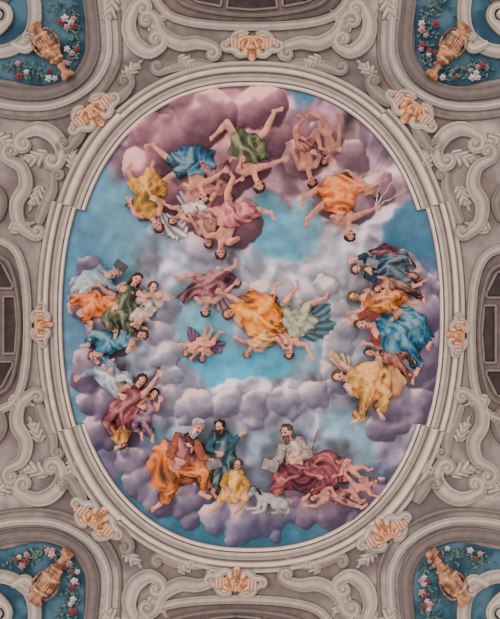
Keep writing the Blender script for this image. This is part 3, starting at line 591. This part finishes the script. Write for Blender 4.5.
# dog (lying curled, head resting toward the boy)
anchor(268,502,11);dr=empty('dog');tag(dr,'grey brown dog lying curled on the lower cloud beside the boy','dog')
m=MB()
Z=-3.5
def D(a,ra,b,rb): m.cap((a[0],a[1],a[2]+Z),ra,(b[0],b[1],b[2]+Z),rb)
D((262,497,17),5.4,(270,498,16.5),5);D((270,498,16.5),5,(281,503,16),6.2)
D((260,494,18),4,(255,490,19),3.1);D((254,489.5,19.5),3.5,(250,493,20.5),2.3);D((250,493,20.5),2.2,(247,496,20.6),1.6)
D((261,500,18.5),2.8,(258,507,19.5),1.9);D((258,507,19.5),1.8,(250,507,20),1.4);D((250,507,20),1.4,(247.5,507,20),1.6)
D((265,502,19),2.6,(264,509,20),1.7);D((264,509,20),1.6,(256,511,20.4),1.4);D((256,511,20.4),1.4,(253.5,511,20.4),1.6)
D((283,503,18),5,(274,504,20),3.4);D((274,504,20),2.6,(281,510.5,20),1.8);D((281,510.5,20),1.7,(270,511.5,20.5),1.4);D((270,511.5,20.5),1.4,(267.5,511.5,20.5),1.6)
D((287,505,16),1.6,(288,511,18),1.2);D((288,511,18),1.2,(280,515,19.5),.7)
m.build('body',pmat('dog_fur','b0a7a4','5f5654',scale=3,lo=.4,hi=.54),dr,voxel=.45)
dkf=pmat('dark_fur','4a3f3e')
for s in(-1,1):
    e=MB();e.cap((256+s*1.4,486.6+.9*(s>0),20+s*1.8+Z),1.5,(259+s*1.7,492.5,20.5+s*2+Z),1.1);e.build('ear',dkf,dr)
e=MB();e.sph((246,496.4,21.4+Z),1);e.build('nose',dkf,dr);e=MB();e.sph((251.2,489.6,22.8+Z),.65);e.build('eye',dkf,dr)
# ================================================ ORNAMENT
CRM='c0b2a8'
QN={(0,0):'upper left',(1,0):'upper right',(0,1):'lower left',(1,1):'lower right'}
def cartouche(label,c,ang,s=1.0):
    anchor(c[0],c[1],5);r=empty('cartouche');tag(r,label,'ornament')
    u=np.array([math.cos(ang),math.sin(ang)]);v=np.array([-u[1],u[0]]);c=np.array(c,float)
    T=lambda a,b:c+u*a*s+v*b*s
    g=hx('c8997a')
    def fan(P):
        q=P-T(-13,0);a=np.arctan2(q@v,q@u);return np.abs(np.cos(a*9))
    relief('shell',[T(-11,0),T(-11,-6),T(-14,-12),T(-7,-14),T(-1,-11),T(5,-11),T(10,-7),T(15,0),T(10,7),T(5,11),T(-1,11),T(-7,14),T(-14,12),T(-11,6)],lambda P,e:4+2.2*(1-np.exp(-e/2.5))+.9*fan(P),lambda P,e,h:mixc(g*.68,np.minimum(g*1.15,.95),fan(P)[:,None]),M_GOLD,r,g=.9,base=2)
    bg=pmat('boss_gold','cfa07c','a57558',scale=10,rough=.8,spec=.12)
    m=MB();m.ell((*T(1,0),7.2),np.array([[*(u*5*s),0],[*(v*3.8*s),0],[0,0,2.2]]));m.cap((*T(-1.5,-2),8.4),.9*s,(*T(-1.5,2),8.4),.9*s);m.cap((*T(0,0),9),.8*s,(*T(3,0),9.2),1.1*s);m.sph((*T(7.5,0),7.6),1.8*s);m.sph((*T(11,0),6.8),1.2*s);mk=m.build('mask',bg,r)
    for q in(-1,1):
        e=MB();e.sph((*T(-.2,q*1.6),9),.6*s);e.build('eye',pmat('mask_eye_brown','6a4836'),mk)  # plain dark brown eyes of the gold mask
        m=MB()
        for k in range(5):
            m.sph((*T(-6+k*2.2,q*(6.5+1.2*math.sin(k))),7.2),(1.7-.15*k)*s)
        m.build('bead_string',bg,r)
        ribbon('volute',[T(8,q*5),T(9,q*12),T(4,q*19),T(4,q*26)],5.6*s,4.2,'c6b8ae',parent=r,base=2.5,curl1=(q,5*s))
        ribbon('volute',[T(-12,q*4),T(-15,q*11),T(-11,q*19)],5.2*s,3.8,'bfb0a6',parent=r,base=2,curl1=(-q,4.6*s))
        lg=hx('bf9c86');pl=[T(-6,q*11),T(-9,q*18),T(-6,q*27),T(-1,q*22),T(3,q*18),T(2,q*10)]
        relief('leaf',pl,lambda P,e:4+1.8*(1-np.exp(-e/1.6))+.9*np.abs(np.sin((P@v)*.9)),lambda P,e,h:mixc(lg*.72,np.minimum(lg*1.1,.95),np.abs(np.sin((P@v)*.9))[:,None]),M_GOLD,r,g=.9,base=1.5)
for c,lab in [((252,46),'at the top centre of the oval frame'),((236,581),'at the bottom centre of the frame'),((42,325),'halfway down the left side'),((457,335),'halfway down the right side'),((94,114),'on the upper left shoulder'),((411,111),'on the upper right shoulder'),((97,519),'on the lower left shoulder'),((384,531),'on the lower right shoulder')]:
    side=abs(c[1]-330)<20
    cartouche('gold shell cartouche with cream volutes '+lab,c,math.atan2(317-c[1],251-c[0]),.72 if side else .98)
def quad(mx,my):
    nm=QN[(mx,my)]
    f=lambda x,y:(499-x if mx else x,628-y if my else y)
    L=lambda pts:[f(*p) for p in pts]
    sg=-1 if (mx^my) else 1
    def anch(pts,d=2):
        a=np.mean(np.array(pts),0);anchor(a[0],a[1],d)
    def rib(name,label,pts,w,h,col,c0=None,c1=None,base=0,cat='moulding'):
        if cat=='scroll': h*=.8
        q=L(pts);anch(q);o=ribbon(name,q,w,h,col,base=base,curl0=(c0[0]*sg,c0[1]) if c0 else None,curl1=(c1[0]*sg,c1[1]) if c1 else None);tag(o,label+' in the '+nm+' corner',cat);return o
    pl=L([(-30,66),(12,80),(42,85),(66,77),(80,60),(84,38),(76,-30),(20,-30),(-30,10)]);anch(pl)
    b1,b2=hx('33566a'),hx('587888')
    o=relief('painted_panel',pl,lambda P,e:np.full(len(P),1.2),lambda P,e,h:mixc(b1,b2,sst(.35,.65,fbm(P[:,0],P[:,1],14,4,1))[:,None]),M_SKY,None,g=3);tag(o,'curved teal blue painted panel behind the gold vase in the '+nm+' corner','panel')
    rib('frame_moulding','broad mauve brown curved moulding around the blue panel',[(-30,80),(12,92),(50,92),(77,79),(90,60),(93,35),(85,-30)],14,3.4,'917e7a')
    rib('frame_moulding','thin cream curved moulding outside the mauve one',[(-30,96),(12,106),(54,105),(88,88),(105,64),(108,35),(101,-30)],8,4,CRM)
    rib('frame_moulding','narrow brown outermost curved moulding',[(-30,107),(12,117),(58,116),(97,97),(117,68),(120,35),(114,-30)],4,3,'9d8b83')
    rib('scroll','large cream scroll nearest the edge of the picture',[(-24,48),(2,52),(22,44),(33,30),(35,6),(28,-25)],14,6,'bdafa5',base=1.5,cat='scroll')
    rib('scroll','cream volute curling inside the large corner scroll',[(-25,28),(-8,32),(6,24)],10,6,'c5b7ad',c1=(-1,12),base=2,cat='scroll')
    rib('scroll','cream volute reaching up beside the urn',[(12,44),(26,50),(34,44)],7,6,'c5b7ad',c1=(-1,7),base=3,cat='scroll')
    rib('scroll','mauve band filling between the two corner scrolls',[(-20,8),(0,4),(8,-12),(8,-28)],12,3,'7c6865',base=1,cat='scroll')
    rib('scroll','thick cream S scroll left of the shoulder cartouche',[(20,136),(36,129),(52,134),(62,148),(60,162)],12,6,CRM,c0=(-1,9),c1=(1,8),base=.5,cat='scroll')
    rib('scroll','mauve C scroll bracket next to the shoulder cartouche',[(84,126),(77,138),(70,148)],10,5,'a8968d',c1=(1,7),base=1.5,cat='scroll')
    rib('scroll','cream leafy band below the left shoulder scroll',[(52,176),(52,190),(44,208),(38,224)],9,4.5,'ac9c92',c0=(1,6),base=.3,cat='scroll')
    rib('scroll','thick cream S scroll running down beside the oval frame',[(8,160),(22,168),(26,186),(17,204),(20,224),(34,236)],11,6,'bcada2',c0=(1,9),c1=(-1,6),base=.8,cat='scroll')
    rib('scroll','mauve scroll at the picture edge above the side niche',[(-20,182),(-6,188),(2,202),(0,216)],9,4.5,'998880',c1=(1,8),base=.8,cat='scroll')
    rib('scroll','thick cream S scroll above the shoulder cartouche',[(136,6),(129,24),(134,42),(148,52),(160,48)],12,6,CRM,c0=(1,8),c1=(-1,9),base=.5,cat='scroll')
    rib('scroll','mauve C scroll rising from the shoulder cartouche',[(108,104),(120,96),(130,86)],10,5,'a8968d',c1=(-1,7),base=1.5,cat='scroll')
    rib('scroll','cream leafy band beside the upper shoulder scroll',[(160,72),(176,66),(196,64),(214,66)],9,4.5,'ac9c92',c0=(1,6),base=.3,cat='scroll')
    rib('scroll','thick cream scroll stretching toward the middle cartouche',[(156,18),(163,34),(180,44),(198,43),(214,47)],11,6,'bcada2',c0=(-1,9),c1=(1,7),base=.8,cat='scroll')
    for (cx,cy,a,s,lb) in [(150,34,-1.2,1.3,'above the S scroll'),(50,152,2.6,1.5,'inside the left S scroll'),(74,170,-1.9,1.2,'close to the oval frame'),(124,80,-1.1,1.2,'beside the cream panel moulding'),(40,184,1.7,1.3,'inside the side scroll'),(8,232,-.6,1.3,'at the tail of the side scroll'),(176,58,.2,1.2,'at the bend of the upper scroll'),(-6,138,.15,1.4,'at the picture edge'),(112,-6,1.5,1.5,'beside the arched panel top')]:
        u0=np.array([math.cos(a),math.sin(a)]);v0=np.array([-u0[1],u0[0]]);LL=20*s;left=[];right=[]
        for k in range(9):
            t=k/8;wd=LL*.36*math.sin(math.pi*min(1,t*.88+.1))**.8*(1 if k%2==0 else .62);bend=v0*LL*.28*t*t
            left.append(np.array([cx,cy])+u0*LL*(t+(.08 if k%2==0 else -.03))+v0*wd+bend);right.append(np.array([cx,cy])+u0*LL*(t+(.08 if k%2==0 else -.03))-v0*wd+bend)
        tip=[np.array([cx,cy])+u0*LL*1.2+v0*LL*.38]
        pts=L([tuple(q) for q in left+tip+right[::-1]]);anch(pts);b=hx('b5a79c')
        O=np.array(f(cx,cy),float);U=np.array(f(cx+u0[0],cy+u0[1]))-O;Vv=np.array(f(cx+v0[0],cy+v0[1]))-O
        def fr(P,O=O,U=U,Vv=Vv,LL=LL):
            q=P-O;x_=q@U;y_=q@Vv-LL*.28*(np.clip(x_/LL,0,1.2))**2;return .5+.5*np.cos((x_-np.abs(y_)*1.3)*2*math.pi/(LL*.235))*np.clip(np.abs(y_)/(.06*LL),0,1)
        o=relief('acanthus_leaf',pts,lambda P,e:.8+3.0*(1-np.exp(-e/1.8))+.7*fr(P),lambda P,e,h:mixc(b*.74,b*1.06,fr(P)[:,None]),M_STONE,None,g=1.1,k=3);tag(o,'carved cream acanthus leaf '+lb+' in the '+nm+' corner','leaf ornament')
    ax=[f(34,26),f(68,76)];anchor(*f(52,52),6);v=empty('vase');tag(v,'gilded urn lying diagonally on the blue panel in the '+nm+' corner','vase')
    a=np.array([*ax[0],7.]);b=np.array([*ax[1],7.]);gm=pmat('urn_gold','bd8f70','80563f',scale=7,rough=.8,spec=.12)
    m=MB();m.lathe(a,b,[(.0,7.5),(.03,9),(.07,7.4),(.1,5.4),(.16,5),(.2,6.4),(.28,9),(.38,10),(.5,9.6),(.62,7.4),(.71,5),(.76,3.4)],flat=.5);bowl=m.build('bowl',gm,v)
    m=MB();m.lathe(a,b,[(.76,3.2),(.8,4.6),(.84,3),(.9,3.4),(.94,6),(1,7),(1.03,6.4)],flat=.5);m.build('foot',gm,v)
    t=n2((b-a)[:2]);n=np.array([-t[1],t[0]]);Lc=np.linalg.norm((b-a)[:2])
    bm_=pmat('band_gold','d0a582','a0745a',scale=10,rough=.8,spec=.12)
    for i,hh in enumerate((.2,.5,.66)):
        m=MB();r0=[6.8,9.8,6.4][i];m.lathe(a,b,[(hh-.012,r0),(hh,r0+.9),(hh+.02,r0+.9),(hh+.035,r0-.3)],flat=.52);m.build('band',bm_,bowl)
    for k in range(7):
        m=MB();q=(k-3)/3.2;h0=a[:2]+t*Lc*.3+n*q*9;h1=a[:2]+t*Lc*.62+n*q*6.5;zz=7+5*math.sqrt(max(0,1-q*q))
        m.cap((*h0,zz-.3),.75,(*h1,zz-1.2),.6);m.build('fluting',bm_,bowl)
    for q in(-1,1):
        m=MB();pr=None
        for k in range(9):
            w=math.pi*k/8;pt=a[:2]+t*Lc*(.34-.2*math.cos(w))+n*q*(6.5+6*math.sin(w));pt=np.array([*pt,7.])
            if pr is not None:m.cap(pr,1.1,pt,1.1)
            pr=pt
        m.build('handle',gm,v)
    R=random.Random(11+mx*2+my)
    arc=catmull([(10,64),(26,74),(42,78),(58,80),(72,68),(78,54),(78,34),(72,16),(64,4)],False,8)
    PG=np.array([(-5,64),(15,77),(44,82),(66,75),(78,58),(81,36),(76,0),(50,0),(30,56)])
    anchor(*f(60,60),3);m=MB()
    for k in range(280):
        q=arc[R.randrange(len(arc))];xx=q[0]+R.gauss(-2,7);yy=q[1]+R.gauss(-2,6)
        if not inside(PG,np.array([xx]),np.array([yy]))[0]:continue
        w=R.uniform(0,6.28);X0=f(xx,yy);m.ell((*X0,2.5+R.random()*2),np.array([[math.cos(w)*2.5,math.sin(w)*2.5,.3],[-math.sin(w)*1,math.cos(w)*1,0],[0,0,.4]]))
    o=m.build('leafy_garland',pmat('leaf_green','74867b','35505a',scale=15));tag(o,'sage green leafy garland around the gold urn in the '+nm+' corner','garland',kind='stuff')
    fl=[]
    for k in range(140):
        if len(fl)>=18:break
        q=arc[R.choice([6,7,8,9,22,23,24,30,31,32,40,41,42,50,51,52])];xx=q[0]+R.gauss(-3,4.5);yy=q[1]+R.gauss(-3,4.5)
        if any((xx-c)**2+(yy-e)**2<15 for c,e in fl):continue
        if not inside(PG,np.array([xx]),np.array([yy]))[0]:continue
        fl.append((xx,yy))
    for i,(xx,yy) in enumerate(fl):
        kind=['red','white','pink'][i%3];hc={'red':'9e4a4e','white':'b9afaf','pink':'b98a90'}[kind]
        cx,cy=f(xx,yy);anchor(cx,cy,5);m=MB();s=R.uniform(.85,1.5)
        for k in range(5):
            w=k*2*math.pi/5+i;m.ell((cx+math.cos(w)*1.5*s,cy+math.sin(w)*1.5*s,5),np.array([[math.cos(w)*1.4*s,math.sin(w)*1.4*s,.4],[-math.sin(w)*1.1*s,math.cos(w)*1.1*s,0],[0,0,.6]]))
        m.sph((cx,cy,5.8),.8*s);o=m.build('flower',pmat('petal_'+kind,hc));tag(o,'small '+kind+' flower in the garland of the '+nm+' corner','flower','flowers of the '+nm+' garland')
for mx in(0,1):
    for my in(0,1): quad(mx,my)
# ---- recessed painted bays on the four sides
def niche(nm,outer,rings,recs):
    a=np.mean(np.array(outer),0);anchor(a[0],a[1],1);r=empty('niche');tag(r,'recessed brown painted bay with curved cream mouldings '+nm,'niche')
    b=hx('7d6a66');relief('back_panel',outer,lambda P,e:np.full(len(P),.9),lambda P,e,h:b*(.85+.3*fbm(P[:,0],P[:,1],12,3,2))[:,None],M_STONE,r,g=4)
    for p,w,c in rings: ribbon('moulding',p,w,4.0,c,parent=r,base=.6)
    d_=hx('4f403f')
    for q in recs:
        relief('dark_recess',q,lambda P,e:np.full(len(P),1.3),lambda P,e,h:d_*(.8+.4*fbm(P[:,0],P[:,1],10,3,4))[:,None],M_STONE,r,g=3,smooth_poly=False)
        c=np.mean(np.array(q),0);qq=[tuple(c+(np.array(p)-c)*1.06) for p in q]
        for i in range(len(qq)): ribbon('rail',[qq[i],qq[(i+1)%len(qq)]],2.4,2.6,'a5938a',parent=r,base=1)
def recs(fx):
    return [[fx(-20,264),fx(2,264),fx(12,284),fx(12,288),fx(-20,288)],[fx(4,298),fx(15,298),fx(17,325),fx(15,352),fx(4,352)],[fx(-20,296),fx(-4,296),fx(-4,354),fx(-20,354)],[fx(-20,362),fx(12,362),fx(12,366),fx(2,386),fx(-20,386)]]
for nm,fx in [('at the left edge of the picture',lambda x,y:(x,y)),('at the right edge of the picture',lambda x,y:(499-x,y+9))]:
    niche(nm,[fx(-30,242),fx(6,248),fx(20,275),fx(25,325),fx(20,375),fx(6,402),fx(-30,408)],
     [([fx(-30,236),fx(9,244),fx(24,272),fx(28,325),fx(24,378),fx(9,406),fx(-30,414)],9,'bbaca1'),([fx(-30,254),fx(3,258),fx(15,280),fx(20,325),fx(15,370),fx(3,392),fx(-30,396)],4,'98867e')],recs(fx))
for nm,fx in [('at the top edge of the picture',lambda x,y:(x,y)),('at the bottom edge of the picture',lambda x,y:(488-x,626-y))]:
    niche(nm,[fx(158,-30),fx(166,4),fx(192,17),fx(252,22),fx(312,17),fx(338,4),fx(346,-30)],
     [([fx(151,-30),fx(160,6),fx(187,22),fx(252,27),fx(317,22),fx(344,6),fx(353,-30)],9,'bbaca1'),([fx(168,-30),fx(175,-3),fx(200,10),fx(252,16),fx(304,10),fx(329,-3),fx(336,-30)],4,'98867e')],
     [[fx(230,-6),fx(274,-6),fx(276,8),fx(252,10),fx(228,8)],[fx(184,-20),fx(222,-20),fx(220,6),fx(198,2),fx(184,-6)],[fx(320,-20),fx(282,-20),fx(284,6),fx(306,2),fx(320,-6)]])
# ================================================ LIGHT + CAMERA
w=bpy.data.worlds.new('World');bpy.context.scene.world=w;w.use_nodes=True
w.node_tree.nodes['Background'].inputs['Color'].default_value=(1,.965,.94,1);w.node_tree.nodes['Background'].inputs['Strength'].default_value=.9
sl=bpy.data.lights.new('nave_light','SUN');sl.energy=2.1;sl.angle=math.radians(50);sl.color=(1,.95,.9);so=bpy.data.objects.new('nave_light',sl);COL.objects.link(so)
so.location=(-5,-6,4);so.rotation_euler=Vector((.6,.6,.95)).to_track_quat('-Z','Y').to_euler()
cd=bpy.data.cameras.new('camera');cam=bpy.data.objects.new('camera',cd);COL.objects.link(cam);cam.location=(0,0,0);cam.rotation_euler=(math.pi,0,0)
cd.sensor_fit='HORIZONTAL';cd.sensor_width=36;cd.lens=36*16/10;cd.clip_end=200
bpy.context.scene.camera=cam
